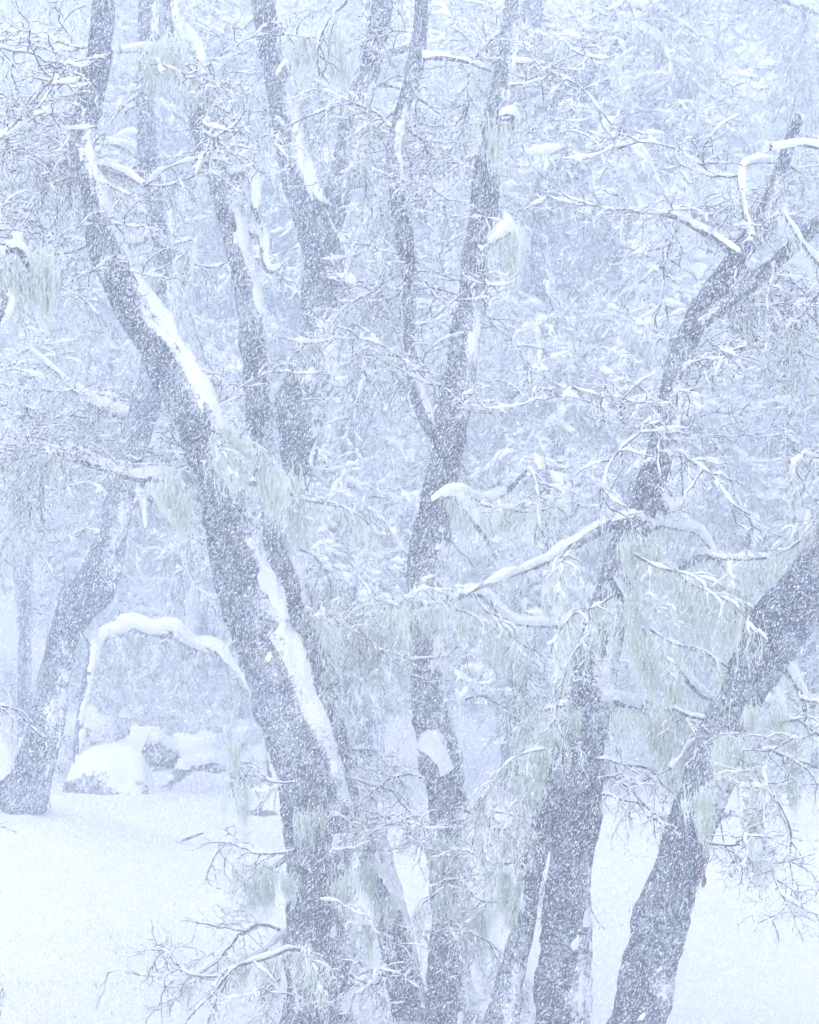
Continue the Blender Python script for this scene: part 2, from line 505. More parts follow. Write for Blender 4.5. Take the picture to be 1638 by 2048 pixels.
BEARDS = [make_beard(40 + i, 0.62, 0.26 + 0.05 * (i % 3)) for i in range(6)]

def put_beard(root, base, x, y, d, h_px, k, rng):
    o = bpy.data.objects.new('lichen_beard', BEARDS[k % 6]); COL.objects.link(o)
    o.parent = root; o.location = px(x, y, d) - base
    s = h_px / FPX * d / 0.6
    o.scale = (min(s, 1.0) * 1.0, min(s, 1.0), s); o.rotation_euler = (0, 0, rng.uniform(-0.6, 0.6))
    return o

# ------------------------------------------------------------------ trees
def make_wood(root, base, name, P, R, seed, sides, step, snow, thr, lich, rng, lich_len=0.28, gap=0.25):
    wd, sn, PP, RR = woody(P, R, seed, sides, step, snow, thr, gap=gap)
    o = link(name, wd.mesh(name, M_BARK), root)
    if sn.n:
        tag(link('snow_cover', sn.mesh('snow_cover', M_SNOW), o), kind='stuff')
    if lich > 0:
        li = MB()
        fringe(li, PP, RR, rng, lich, 0.02, lich_len, 0.0075, 0.5, 0.3)
        if li.n: tag(link('hanging_lichen', li.mesh('hanging_lichen', M_LICHEN, False), o), kind='stuff')
    return PP, RR

def traced_tree(name, label, cat, depth, stems, limbs=(), sprays=(), beards=(), auto=1.0, group=None, seed=1, top_from=900, kinds=None, snow_thr=0.80, front=True):
    """stems and limbs: lists of (x, y, width in pixels[, depth offset]); the first stem starts at the foot"""
    rng = np.random.default_rng(seed * 7919)
    x0, y0 = stems[0][0][:2]
    b0 = px(x0, y0, depth)
    base = np.array([b0[0], depth, float(ground_z(np.array([b0[0]]), np.array([depth]))[0])])
    root = bpy.data.objects.new(name, None); COL.objects.link(root); root.location = base
    root.empty_display_size = 0.3
    tag(root, label, cat, group)
    def trace(path, wob):
        P, R = [], []
        for k, c in enumerate(path):
            dd = depth + (c[3] if len(c) > 3 else wob * math.sin(k * 1.3 + seed))
            P.append(px(c[0], c[1], dd) - base); R.append(c[2] * 0.5 / FPX * dd)
        return np.array(P), np.array(R)
    lines = []
    for i, st in enumerate(stems):
        P, R = trace(st, 0.12)
        if i == 0:
            P[0, 2] = -0.12
        PP, RR = make_wood(root, base, 'trunk' if i == 0 else 'stem', P, R, seed * 31 + i, 40, 0.035, 0.024, snow_thr + 0.10, 120, rng, 0.17, gap=0.50)
        lines.append((PP, RR, 1.0))
    for i, lb in enumerate(limbs):
        P, R = trace(lb, 0.25)
        R = R * 0.85; R[-1] = min(R[-1], 0.007)
        PP, RR = make_wood(root, base, 'limb', P, R, seed * 57 + i, 12, 0.035, 0.034, 0.22, 120, rng, 0.36, gap=0.75)
        lines.append((PP, RR, 1.6))
    kk = kinds or ['flat', 'flat', 'up', 'droop', 'droop', 'beard', 'bare']
    for PP, RR, w in lines:
        s = np.concatenate([[0], np.cumsum(np.linalg.norm(np.diff(PP, axis=0), axis=1))])
        n = rng.poisson(s[-1] * (1.2 if depth < 20 else 1.7) * w * auto)
        for u in rng.uniform(0.1, s[-1], n):
            p = np.array([np.interp(u, s, PP[:, k]) for k in range(3)])
            wpt = p + base
            ypix = 1024 - (wpt[2] - CAM_H) * FPX / wpt[1]
            if ypix < -330: continue
            xpix = 819 + wpt[0] * FPX / wpt[1]
            if depth < 18 and 470 < xpix < 770 and 120 < ypix < 900: continue      # keeps the forked trunk behind clear
            if ypix > top_from + rng.normal(0, 40): continue
            (put_far if depth > 24 else put_spray)(root, p, rng.uniform(15, 165) if depth < 26 else rng.uniform(0, 360), kk[rng.integers(len(kk))], rng.uniform(0.45, 0.85) * max(1.0, depth / 20), rng)
        if front and depth < 33:                                        # fine crooked twigs growing towards the viewer
            for u in rng.uniform(0.1, s[-1], rng.poisson(s[-1] * (2.2 if depth < 20 else 2.4) * min(w, 1.2))):
                p = np.array([np.interp(u, s, PP[:, k]) for k in range(3)]); wpt = p + base
                ypix = 1024 - (wpt[2] - CAM_H) * FPX / wpt[1]
                xpix = 819 + wpt[0] * FPX / wpt[1]
                if -250 < ypix < top_from + 60 and not (430 < xpix < 790 and 120 < ypix < 960) and not (xpix < 345 and 620 < ypix):
                    (put_spray if depth < 20 else put_far)(root, p, rng.uniform(-175, -5) if rng.random() < 0.6 else rng.uniform(0, 180), 'lace', rng.uniform(0.45, 0.85) * max(1, depth / 17), rng)
    for (x, y, dd, hd, kind, sc) in sprays:
        put_spray(root, px(x, y, depth + dd) - base, hd, kind, sc, rng)
    for k, (x, y, dd, h) in enumerate(beards):
        put_beard(root, base, x, y, depth + dd, h, k, rng)
    return root

# T1, the big leaning trunk
traced_tree('leaning_tree', 'thickest dark trunk leaning up to the left from bottom centre, snow along its upper edge', 'tree', 15.5,
    [[(645, 2110, 175), (640, 1950, 140), (636, 1700, 128), (608, 1500, 126), (560, 1360, 128), (515, 1240, 126), (470, 1090, 112), (440, 960, 96), (395, 830, 92), (335, 720, 90), (285, 640, 82), (240, 560, 72), (205, 480, 64), (190, 400, 52), (165, 310, 50), (178, 210, 52), (198, 110, 50), (206, -40, 46), (190, -260, 34)]],
    limbs=[[(440, 1020, 46), (385, 975, 40), (330, 955, 34), (270, 952, 28), (190, 930, 20), (90, 902, 15), (-20, 890, 11)],
           [(445, 930, 26), (490, 962, 20), (545, 975, 14)],
           [(250, 580, 24), (210, 505, 20), (175, 490, 14)],
           [(205, 470, 30), (250, 490, 22), (290, 485, 12)],
           [(178, 330, 26), (240, 345, 22), (290, 375, 14)], [(165, 330, 26), (80, 325, 20), (0, 345, 14), (-40, 350, 10)],
           [(375, 770, 26), (420, 765, 20), (440, 770, 12)],
           [(600, 1690, 14), (540, 1738, 10), (470, 1745, 6)], [(640, 1780, 14), (590, 1850, 10), (480, 1930, 7), (370, 1960, 4)]],
    sprays=[(600, 1560, -0.3, 190, 'bare', 0.42), (590, 1700, -0.4, 200, 'bare', 0.55), (560, 1860, -0.5, 175, 'bare', 0.75), (600, 1900, -0.6, 200, 'bare', 0.8), (450, 1950, -0.6, 190, 'bare', 0.55),
            (560, 1960, -0.6, 215, 'droop', 0.5), (640, 1800, -0.4, 300, 'lace', 0.5), (660, 1700, -0.4, 340, 'lace', 0.5), (690, 1850, -0.4, 10, 'lace', 0.55), (620, 1880, -0.5, 250, 'beard', 0.45),
            (700, 1950, -0.5, 330, 'bare', 0.6), (650, 2000, -0.6, 200, 'lace', 0.55), (420, 860, -0.4, 20, 'beard', 0.55), (440, 870, -0.3, 250, 'beard', 0.45),
            (110, 905, 0.1, 110, 'bare', 0.55), (60, 898, 0, 250, 'lace', 0.6), (130, 912, 0, 300, 'lace', 0.6), (190, 930, 0, 200, 'lace', 0.55), (10, 890, 0, 20, 'lace', 0.6), (80, 900, 0, 160, 'flat', 0.5), (230, 945, 0, 260, 'lace', 0.5), (40, 900, 0.1, 130, 'flat', 0.55)],
    beards=[(468, 1490, -0.3, 90), (462, 1580, -0.3, 130), (492, 1745, -0.3, 150), (535, 1745, -0.3, 130), (585, 1755, -0.3, 90), (620, 1620, -0.3, 110), (690, 1760, -0.3, 120), (720, 1850, -0.3, 110),
            (470, 1920, -0.4, 120), (540, 1930, -0.4, 140), (610, 1905, -0.4, 120), (380, 1960, -0.4, 80), (340, 960, -0.3, 130), (440, 860, -0.3, 130), (480, 890, -0.3, 130), (365, 985, -0.3, 140), (560, 960, -0.2, 160)],
    seed=1, top_from=900, auto=0.6, snow_thr=0.74, kinds=['flat', 'up', 'bare', 'bare', 'bare', 'droop'])

# T2, the slimmer stem behind it
traced_tree('leaning_tree', 'slimmer trunk leaning left close behind the thickest trunk, with a white snow strip along it', 'tree', 16.3,
    [[(835, 2085, 92), (806, 1950, 74), (778, 1820, 66), (745, 1690, 62), (702, 1560, 62), (664, 1420, 62), (628, 1300, 60), (594, 1180, 58), (562, 1060, 54), (538, 950, 52), (522, 840, 58), (508, 700, 56), (498, 600, 54), (478, 500, 50), (450, 400, 48), (420, 300, 46), (392, 220, 42), (360, 110, 36), (338, -30, 30), (350, -240, 22)]],
    limbs=[[(470, 480, 26), (520, 470, 22), (535, 540, 16), (575, 520, 10)], [(440, 370, 26), (500, 350, 22), (510, 420, 18), (525, 460, 10)], [(398, 215, 26), (440, 240, 20), (475, 270, 12)],
           [(350, 60, 40), (385, 90, 34), (405, 170, 26), (420, 215, 14)], [(370, 150, 28), (300, 100, 22), (240, 105, 14)]],
    sprays=[(760, 1700, -0.3, 330, 'lace', 0.5), (740, 1640, -0.3, 20, 'bare', 0.5), (700, 1560, -0.2, 350, 'bare', 0.5), (790, 1850, -0.3, 10, 'bare', 0.5), (820, 1950, -0.4, 200, 'bare', 0.5), (640, 1240, -0.2, 10, 'bare', 0.6), (600, 1100, -0.2, 0, 'droop', 0.6),
            (560, 980, -0.2, 340, 'beard', 0.6), (700, 1500, 0, 30, 'lace', 0.6)],
    beards=[(735, 1730, -0.3, 110), (700, 1650, -0.3, 100), (770, 1800, -0.3, 100), (580, 960, -0.2, 150), (610, 1010, -0.2, 120), (345, 80, -0.3, 170), (380, 130, -0.3, 130), (280, 110, -0.3, 120)],
    seed=2, top_from=900, auto=0.3, snow_thr=0.66, kinds=['flat', 'up', 'bare', 'bare', 'bare', 'droop'])

# T3, behind
traced_tree('forked_tree', 'dark trunk behind the leaning ones, forking in two at upper centre-left', 'tree', 18.5,
    [[(650, 1940, 110), (640, 1750, 100), (625, 1600, 95), (590, 1350, 92), (570, 1120, 92), (575, 980, 94), (592, 850, 92), (622, 740, 86), (645, 650, 82), (650, 560, 84), (640, 470, 84), (608, 380, 70), (582, 300, 60), (566, 200, 54), (545, 90, 54), (525, -40, 50), (520, -250, 36)],
     [(645, 470, 62), (672, 400, 56), (690, 320, 54), (708, 240, 50), (738, 140, 46), (760, 40, 42), (768, -40, 38), (790, -240, 26)]],
    limbs=[[(655, 560, 30), (700, 570, 26), (705, 610, 14)], [(600, 330, 26), (640, 400, 22), (660, 410, 14)], [(560, 160, 30), (610, 100, 26), (650, 60, 20)], [(745, 110, 28), (800, 100, 22), (850, 60, 16)]],
    beards=[(600, 70, -0.3, 150), (640, 60, -0.3, 160), (680, 100, -0.3, 150)], seed=3, top_from=700, auto=0.5, front=False, snow_thr=0.62, kinds=['flat', 'up', 'bare', 'bare', 'bare', 'droop'])

# T4, the centre trunk
traced_tree('crooked_tree', 'upright crooked trunk in the centre with a snow-capped burl halfway down', 'tree', 16.3,
    [[(905, 2070, 118), (898, 1950, 92), (900, 1800, 78), (895, 1650, 76), (888, 1540, 74), (868, 1440, 80), (858, 1320, 82), (860, 1200, 82), (862, 1080, 76), (882, 960, 66), (900, 850, 66), (920, 740, 62), (942, 620, 60), (958, 500, 58), (972, 380, 54), (986, 260, 50), (1010, 150, 44), (1030, -30, 36), (1040, -250, 24)],
     [(885, 890, 40), (850, 830, 36), (828, 750, 32), (820, 620, 30), (815, 500, 34), (795, 380, 34), (788, 300, 32), (805, 220, 32), (832, 120, 32), (845, -30, 28), (850, -240, 20)]],
    limbs=[[(870, 1545, 70), (862, 1500, 64), (880, 1475, 54), (925, 1480, 30)],
           [(870, 1010, 26), (908, 985, 24), (960, 998, 20), (1010, 985, 16), (1060, 935, 10)], [(908, 988, 20), (955, 1050, 18), (990, 1110, 12)],
           [(900, 1195, 24), (960, 1185, 20), (1020, 1240, 20), (1090, 1250, 16), (1150, 1260, 10)], [(860, 1200, 26), (800, 1205, 22), (745, 1230, 16)],
           [(960, 500, 30), (1010, 460, 26), (1005, 430, 14)], [(845, 115, 12), (920, 120, 10), (1000, 150, 8)], [(985, 260, 30), (1020, 230, 26), (1030, 270, 14)]],
    sprays=[(920, 1640, -0.3, 20, 'bare', 0.6), (930, 1700, -0.3, 340, 'bare', 0.6), (930, 1620, -0.4, 330, 'bare', 0.55), (850, 1560, -0.4, 190, 'bare', 0.55), (870, 1650, -0.4, 220, 'lace', 0.5), (900, 1850, -0.4, 330, 'bare', 0.5), (960, 1010, -0.2, 330, 'beard', 0.55),
            (740, 1230, -0.2, 200, 'beard', 0.5), (800, 1205, -0.3, 250, 'beard', 0.55), (880, 1195, -0.3, 300, 'beard', 0.5), (950, 1190, -0.3, 280, 'beard', 0.5), (930, 1400, -0.2, 10, 'bare', 0.6), (990, 1230, -0.2, 300, 'droop', 0.55), (900, 1760, -0.4, 200, 'beard', 0.4), (920, 1900, -0.3, 10, 'droop', 0.45)],
    beards=[(740, 1260, -0.2, 190), (770, 1240, -0.2, 200), (720, 1260, -0.2, 140), (870, 1680, -0.3, 120), (915, 1690, -0.3, 110), (940, 1800, -0.3, 150), (960, 1830, -0.3, 130), (980, 1290, -0.2, 120), (1030, 1270, -0.2, 130), (1010, 1010, -0.2, 120), (940, 1005, -0.2, 140),
            (860, 1215, -0.2, 90), (990, 250, -0.2, 150), (1000, 470, -0.2, 170), (1050, 1440, -0.1, 150)],
    seed=4, top_from=880, auto=0.65, snow_thr=0.74, kinds=['flat', 'up', 'bare', 'bare', 'bare', 'droop'])

# T5 + T6, right of centre
traced_tree('upright_tree', 'tall dark trunk right of centre with a thin side stem, forking high on the right', 'tree', 14.6,
    [[(1112, 2190, 122), (1120, 2040, 104), (1132, 1850, 94), (1146, 1680, 92), (1162, 1530, 88), (1180, 1420, 86), (1198, 1310, 82), (1222, 1190, 74), (1262, 1070, 64), (1305, 960, 56), (1335, 860, 52), (1352, 760, 50), (1378, 670, 52), (1420, 590, 48), (1475, 515, 44), (1520, 450, 38), (1560, 340, 30), (1600, 230, 24)],
     [(990, 2110, 84), (1012, 2000, 64), (1042, 1870, 48), (1060, 1760, 44), (1088, 1640, 48), (1108, 1540, 50), (1135, 1470, 44), (1165, 1400, 34)],
     [(1385, 660, 36), (1450, 605, 34), (1530, 545, 32), (1600, 480, 28), (1680, 410, 24)]],
    limbs=[[(1285, 1040, 30), (1225, 1050, 28), (1150, 1090, 24), (1070, 1130, 20), (990, 1160, 16), (930, 1190, 12)],
           [(1250, 1120, 26), (1300, 1130, 24), (1350, 1138, 22), (1420, 1112, 22), (1465, 1150, 20), (1485, 1220, 16), (1512, 1265, 10)],
           [(1225, 1160, 26), (1285, 1255, 24), (1340, 1315, 20), (1400, 1385, 16), (1455, 1412, 10)],
           [(1190, 1395, 24), (1255, 1405, 26), (1330, 1420, 22), (1400, 1440, 12)], [(1200, 1412, 22), (1150, 1412, 20), (1090, 1420, 8)],
           [(1290, 1415, 22), (1310, 1480, 22), (1345, 1560, 20), (1390, 1640, 18), (1412, 1700, 10)],
           [(1325, 1020, 24), (1370, 1000, 22), (1365, 945, 12)], [(1330, 880, 22), (1310, 850, 20), (1330, 905, 10)],
           [(1290, 1060, 30), (1310, 1050, 26), (1390, 1060, 20), (1430, 1110, 16)],
           [(1480, 510, 18), (1400, 460, 15), (1330, 430, 12), (1290, 440, 8)], [(1500, 480, 18), (1482, 340, 13), (1555, 325, 10), (1600, 345, 6)]],
    sprays=[(1090, 1500, -0.3, 200, 'droop', 0.42), (1085, 1560, -0.3, 190, 'droop', 0.38), (1195, 1560, -0.3, 350, 'bare', 0.55), (1200, 1590, -0.3, 330, 'bare', 0.5), (1190, 1520, -0.3, 10, 'bare', 0.62),
            (1330, 1420, -0.3, 320, 'bare', 0.7), (1050, 1720, -0.2, 200, 'bare', 0.45), (1230, 1190, -0.4, 200, 'beard', 0.55), (1270, 1110, -0.4, 300, 'beard', 0.6), (1350, 1140, -0.4, 280, 'beard', 0.6), (1420, 1115, -0.4, 320, 'beard', 0.6),
            (1300, 1260, -0.4, 320, 'beard', 0.55), (1200, 1260, -0.4, 190, 'droop', 0.5), (1020, 1800, -0.2, 180, 'bare', 0.45), (1150, 1090, -0.3, 230, 'beard', 0.5)],
    beards=[(1330, 1450, -0.3, 150), (1350, 1500, -0.3, 170), (1375, 1560, -0.3, 140), (1300, 1430, -0.3, 120), (1405, 1630, -0.3, 110), (1250, 1430, -0.3, 100), (1290, 1280, -0.3, 150), (1240, 1200, -0.3, 160), (1300, 1090, -0.3, 120), (1260, 1080, -0.3, 130), (1370, 1400, -0.3, 170),
            (1400, 1150, -0.3, 200), (1450, 1160, -0.3, 200), (1480, 1210, -0.3, 170), (1330, 1330, -0.3, 140), (1075, 1500, -0.3, 150), (1060, 1560, -0.3, 130), (1100, 1450, -0.3, 100), (1150, 1425, -0.3, 70), (990, 1750, -0.2, 120), (1010, 1790, -0.2, 130), (1440, 1420, -0.3, 160)],
    seed=5, top_from=860, auto=0.6, kinds=['flat', 'bare', 'up', 'lace', 'lace', 'droop'])

# T7, the right leaning trunk
traced_tree('leaning_tree', 'stout trunk leaning out to the right from the bottom, dead red leaves on a twig', 'tree', 14.0,
    [[(1235, 2245, 150), (1275, 2040, 116), (1310, 1890, 108), (1345, 1770, 104), (1380, 1660, 100), (1415, 1560, 96), (1450, 1465, 94), (1495, 1365, 98), (1550, 1265, 108), (1625, 1165, 112), (1700, 1060, 104), (1760, 900, 90), (1790, 700, 80), (1780, 400, 60)]],
    limbs=[[(1500, 1370, 28), (1440, 1410, 22), (1340, 1540, 12)], [(1460, 1480, 24), (1510, 1540, 22), (1520, 1640, 16), (1535, 1720, 8)], [(1540, 1290, 28), (1600, 1380, 22), (1620, 1480, 12)],
           [(1640, 1130, 30), (1600, 1080, 26), (1590, 1000, 16), (1575, 930, 8)], [(1790, 650, 30), (1700, 560, 20), (1630, 520, 12), (1560, 420, 8)], [(1785, 450, 26), (1700, 330, 18), (1620, 290, 14), (1540, 300, 8)]],
    sprays=[(1500, 1560, -0.4, 330, 'droop', 0.55), (1520, 1500, -0.3, 350, 'bare', 0.65), (1560, 1450, -0.3, 340, 'bare', 0.6), (1400, 1680, -0.4, 340, 'bare', 0.5), (1600, 1400, -0.3, 330, 'beard', 0.55),
            (1540, 1700, -0.4, 300, 'bare', 0.5), (1610, 1480, -0.3, 250, 'bare', 0.5)],
    beards=[(1410, 1625, -0.5, 100), (1385, 1590, -0.5, 120), (1500, 1530, -0.3, 130), (1505, 1620, -0.3, 130), (1530, 1710, -0.3, 110), (1460, 1480, -0.3, 130), (1590, 1480, -0.3, 130), (1570, 1560, -0.3, 110), (1550, 1420, -0.3, 120), (1500, 1420, -0.3, 90)],
    seed=6, top_from=1000, auto=0.4, kinds=['bare', 'lace', 'lace', 'flat'], front=False)

# T8, the left tree further back
traced_tree('bent_tree', 'bent lichen-grey tree at the left, knobbly halfway up, its foot in open snow', 'tree', 22.2,
    [[(18, 1650, 190), (32, 1612, 118), (58, 1555, 82), (88, 1470, 72), (110, 1360, 64), (128, 1270, 60), (156, 1215, 78), (194, 1165, 86), (224, 1080, 54), (240, 1000, 54), (260, 920, 52), (283, 840, 54), (308, 740, 56), (330, 640, 50), (336, 540, 44), (318, 420, 46), (298, 300, 44), (295, 150, 44), (300, -40, 40), (290, -300, 26)]],
    limbs=[[(165, 1230, 40), (185, 1290, 30), (178, 1350, 22)], [(250, 960, 30), (280, 1000, 24), (290, 1060, 16)], [(262, 920, 30), (340, 1040, 22), (350, 1060, 12)], [(325, 650, 30), (370, 560, 24), (390, 470, 18)], [(300, 330, 26), (240, 290, 20), (150, 280, 14)], [(285, 840, 36), (180, 800, 28), (60, 700, 18)], [(150, 1215, 36), (130, 1190, 30), (128, 1130, 16)]],
    sprays=[(60, 700, 0, 150, 'flat', 0.8), (90, 730, 0, 200, 'lace', 0.9), (130, 770, 0, 100, 'lace', 0.9), (180, 800, 0, 240, 'lace', 0.8), (220, 815, 0, 120, 'flat', 0.7), (70, 710, 0, 60, 'beard', 0.7), (250, 960, 0.1, 170, 'lace', 0.8), (235, 1040, 0.2, 170, 'lace', 0.7), (150, 280, 0, 180, 'flat', 0.9), (200, 285, 0, 100, 'lace', 0.9)],
    seed=8, top_from=1000, auto=0.6, front=False)

# T17 far forked tree top right
traced_tree('forked_tree', 'pale forked tree at upper right whose limb slants up against open white sky', 'tree', 32.0,
    [[(1180, 1560, 80), (1186, 1470, 64), (1205, 1270, 58), (1262, 1050, 54), (1318, 880, 50), (1325, 740, 50), (1262, 560, 50), (1175, 400, 54), (1125, 310, 56), (1105, 200, 58), (1080, 90, 54), (1062, -40, 52), (1050, -260, 36)],
     [(1120, 300, 52), (1150, 190, 50), (1195, 110, 46), (1245, 40, 42), (1310, -30, 36), (1400, -220, 24)]],
    limbs=[[(1215, 85, 34), (1270, 62, 30), (1320, 85, 26), (1340, 150, 20), (1342, 200, 18), (1330, 250, 10)], [(1130, 340, 30), (1200, 350, 24), (1260, 300, 20), (1340, 260, 14)], [(1110, 330, 40), (1120, 285, 36), (1085, 345, 24)], [(1240, 320, 22), (1250, 270, 20), (1310, 250, 14)], [(1090, 130, 30), (1050, 60, 24), (1100, 110, 18)]],
    beards=[(1300, 70, -0.3, 130), (1270, 65, -0.3, 90), (1340, 80, -0.3, 110), (1390, 110, -0.3, 130), (1420, 110, -0.3, 150)], seed=9, top_from=900, auto=1.0, kinds=['flat', 'up', 'droop', 'bare', 'bare', 'beard'])

# further back, still told apart
traced_tree('slim_tree', 'faint grey trunk between the slimmer leaning stem and the centre trunk', 'tree', 30.0,
    [[(738, 1590, 70), (728, 1420, 60), (700, 1260, 58), (674, 1120, 56), (680, 1010, 54), (702, 890, 50), (735, 760, 44), (760, 620, 38), (785, 480, 30), (800, 300, 24)]], limbs=[[(690, 950, 24), (640, 800, 18), (600, 700, 12)], [(700, 1250, 22), (760, 1150, 18), (800, 1050, 12)]], seed=11, top_from=1250, auto=1.4)
traced_tree('slim_tree', 'faint blue-grey trunk seen between centre trunk and the tall one right of it', 'tree', 31.0,
    [[(1035, 1570, 76), (1046, 1420, 66), (1056, 1230, 62), (1084, 1070, 58), (1120, 900, 52), (1110, 700, 44), (1080, 500, 36), (1090, 300, 26)]], limbs=[[(1090, 1050, 26), (1200, 900, 20), (1260, 760, 14)], [(1060, 1200, 24), (1000, 1080, 18), (960, 960, 12)]], seed=12, top_from=1280, auto=1.4)
traced_tree('slim_tree', 'thin straight pale sapling at the left edge behind the bent tree', 'tree', 38.0,
    [[(48, 1470, 28), (50, 1300, 24), (53, 1150, 22), (60, 980, 20), (48, 800, 16), (60, 600, 12)]], seed=13, top_from=1250, auto=0.9)
traced_tree('slim_tree', 'dim trunk at the right edge behind the stout right-leaning one', 'tree', 33.0,
    [[(1606, 1545, 90), (1600, 1400, 80), (1590, 1200, 70), (1562, 1000, 60), (1580, 780, 50), (1600, 550, 40), (1590, 300, 28)]], limbs=[[(1590, 1180, 30), (1500, 1000, 24), (1440, 850, 16)], [(1565, 1000, 28), (1640, 850, 20)]], seed=14, top_from=1400, auto=1.4)
traced_tree('spreading_tree', 'tree outside the left edge whose lichen-hung branch ends reach into view', 'tree', 14.5,
    [[(-230, 2190, 150), (-220, 1900, 110), (-200, 1500, 100), (-210, 1100, 90), (-180, 700, 80), (-150, 300, 60), (-140, -60, 46)]],
    limbs=[[(-190, 900, 40), (-100, 720, 34), (10, 620, 28), (30, 500, 20), (40, 460, 10)], [(-185, 720, 36), (-60, 560, 30), (40, 500, 22), (70, 640, 12)], [(-160, 400, 36), (-60, 300, 28), (40, 260, 20), (110, 215, 12)], [(-200, 1300, 30), (-120, 1200, 24), (-20, 1180, 12)]],
    sprays=[(-110, 1660, 0, 5, 'bare', 0.4), (-120, 1900, 0, 0, 'bare', 0.4), (-60, 1400, 0, 10, 'bare', 0.5)],
    beards=[(20, 540, -0.2, 170), (60, 520, -0.2, 180), (80, 560, -0.2, 150)], seed=15, top_from=760, auto=0.5)

# ------------------------------------------------------------------ the wood behind: copies of a few whole trees
def wood_tree(seed):
    rng = np.random.default_rng(seed)
    root = bpy.data.objects.new('lichen_tree', None); COL.objects.link(root)
    H = rng.uniform(9.5, 11.5)
    n = 8
    z = np.linspace(-0.2, H, n)
    off = np.cumsum(rng.normal(0, 0.28, (n, 2)), axis=0); off -= off[0]
    P = np.column_stack([off, z]); R = np.linspace(0.20, 0.05, n)
    PP, RR = make_wood(root, None, 'trunk', P, R, seed, 16, 0.10, 0.06, 0.40, 30, rng)
    lines = [(PP, RR)]
    for k in range(9):
        u = rng.uniform(0.2, 0.97); i = int(u * (len(PP) - 1)); p = PP[i]
        a = k * 2.4 + rng.uniform(0, 1); L = rng.uniform(1.6, 3.2) * (1.15 - 0.5 * u)
        d = np.array([math.cos(a), math.sin(a), 0])
        e = rng.uniform(0.2, 0.9)
        Q = np.array([p, p + d * L * 0.35 + [0, 0, e * 0.35 * L], p + d * L * 0.7 + [0, 0, e * 0.6 * L], p + d * L + [0, 0, e * 0.7 * L]]) + rng.normal(0, 0.08, (4, 3)) * np.array([[0], [1], [1], [1]])
        lines.append(make_wood(root, None, 'limb', Q, np.linspace(RR[i] * 0.6, 0.022, 4), seed + k, 8, 0.09, 0.06, 0.05, 60, rng, 0.35))
    kk = ['flat', 'up', 'droop', 'lace', 'lace', 'lace', 'bare', 'beard']
    for j, (Q, q) in enumerate(lines):
        m = 14 if j == 0 else 7
        for i in rng.integers(int(len(Q) * (0.18 if j == 0 else 0.25)), len(Q), m):
            put_far(root, Q[i], rng.uniform(0, 360), kk[rng.integers(len(kk))], rng.uniform(0.75, 1.25), rng)
    return root

def copy_tree(o, parent=None):
    c = o.copy(); COL.objects.link(c)
    if parent is not None: c.parent = parent
    for ch in o.children: copy_tree(ch, c)
    return c

protos = [wood_tree(500 + i) for i in range(4)]
SPOTS = [(-4.4, 42.0), (-2.6, 43.0), (-0.8, 42.0), (1.1, 43.5), (3.3, 42.0), (6.2, 42.5), (-6.6, 44.0), (-4.2, 48.0), (-1.4, 46.0), (0.9, 50.0), (3.0, 46.5), (5.6, 49.0), (8.0, 46.0),
         (-8.5, 54.0), (-5.4, 58.0), (-2.4, 56.0), (0.4, 61.0), (3.2, 57.0), (6.4, 60.0), (9.2, 56.0), (-7.0, 66.0), (-3.4, 70.0), (0.0, 72.0), (3.8, 69.0), (-6.9, 33.0), (6.9, 32.5)]
rw = np.random.default_rng(77)
for i, (x, y) in enumerate(SPOTS):
    t = protos[i] if i < 4 else copy_tree(protos[i % 4])
    t.location = (x, y, float(ground_z(np.array([x]), np.array([y]))[0]))
    t.rotation_euler = (0, 0, rw.uniform(0, 6.28))
    s = (0.78 if 0.06 < x / y < 0.12 else rw.uniform(1.1, 1.35)); t.scale = (s, s, s)
    tag(t, 'indistinct lichen-hung tree blurred by snowfall at the back of the grove', 'tree', 'snow-blurred trees at the back of the grove')

# thicket of bushes along the back of the clearing
def bush(x, y, n, s, seed, label):
    rng = np.random.default_rng(seed)
    root = bpy.data.objects.new('snowy_bush', None); COL.objects.link(root)
    root.location = (x, y, float(ground_z(np.array([x]), np.array([y]))[0]))
    for k in range(n):
        put_far(root, rng.normal(0, 0.25, 3) * np.array([1, 1, 0]) + np.array([0, 0, 0.1]), rng.uniform(0, 360), ['up', 'up', 'bare', 'flat'][rng.integers(4)], s * rng.uniform(0.7, 1.2), rng, tilt=-rng.uniform(0.1, 0.7))
    tag(root, label, 'bush', 'scrub among the boulders' if 'boulders' in label else 'low bushes along the back edge of the clearing')
for i in range(16):
    bush(-6.6 + i * 0.88 + rw.normal(0, 0.2), 41.5 + rw.uniform(-1.0, 1.6), 7, 0.85, 900 + i, 'low twiggy bush under snow along the far edge of the clearing')

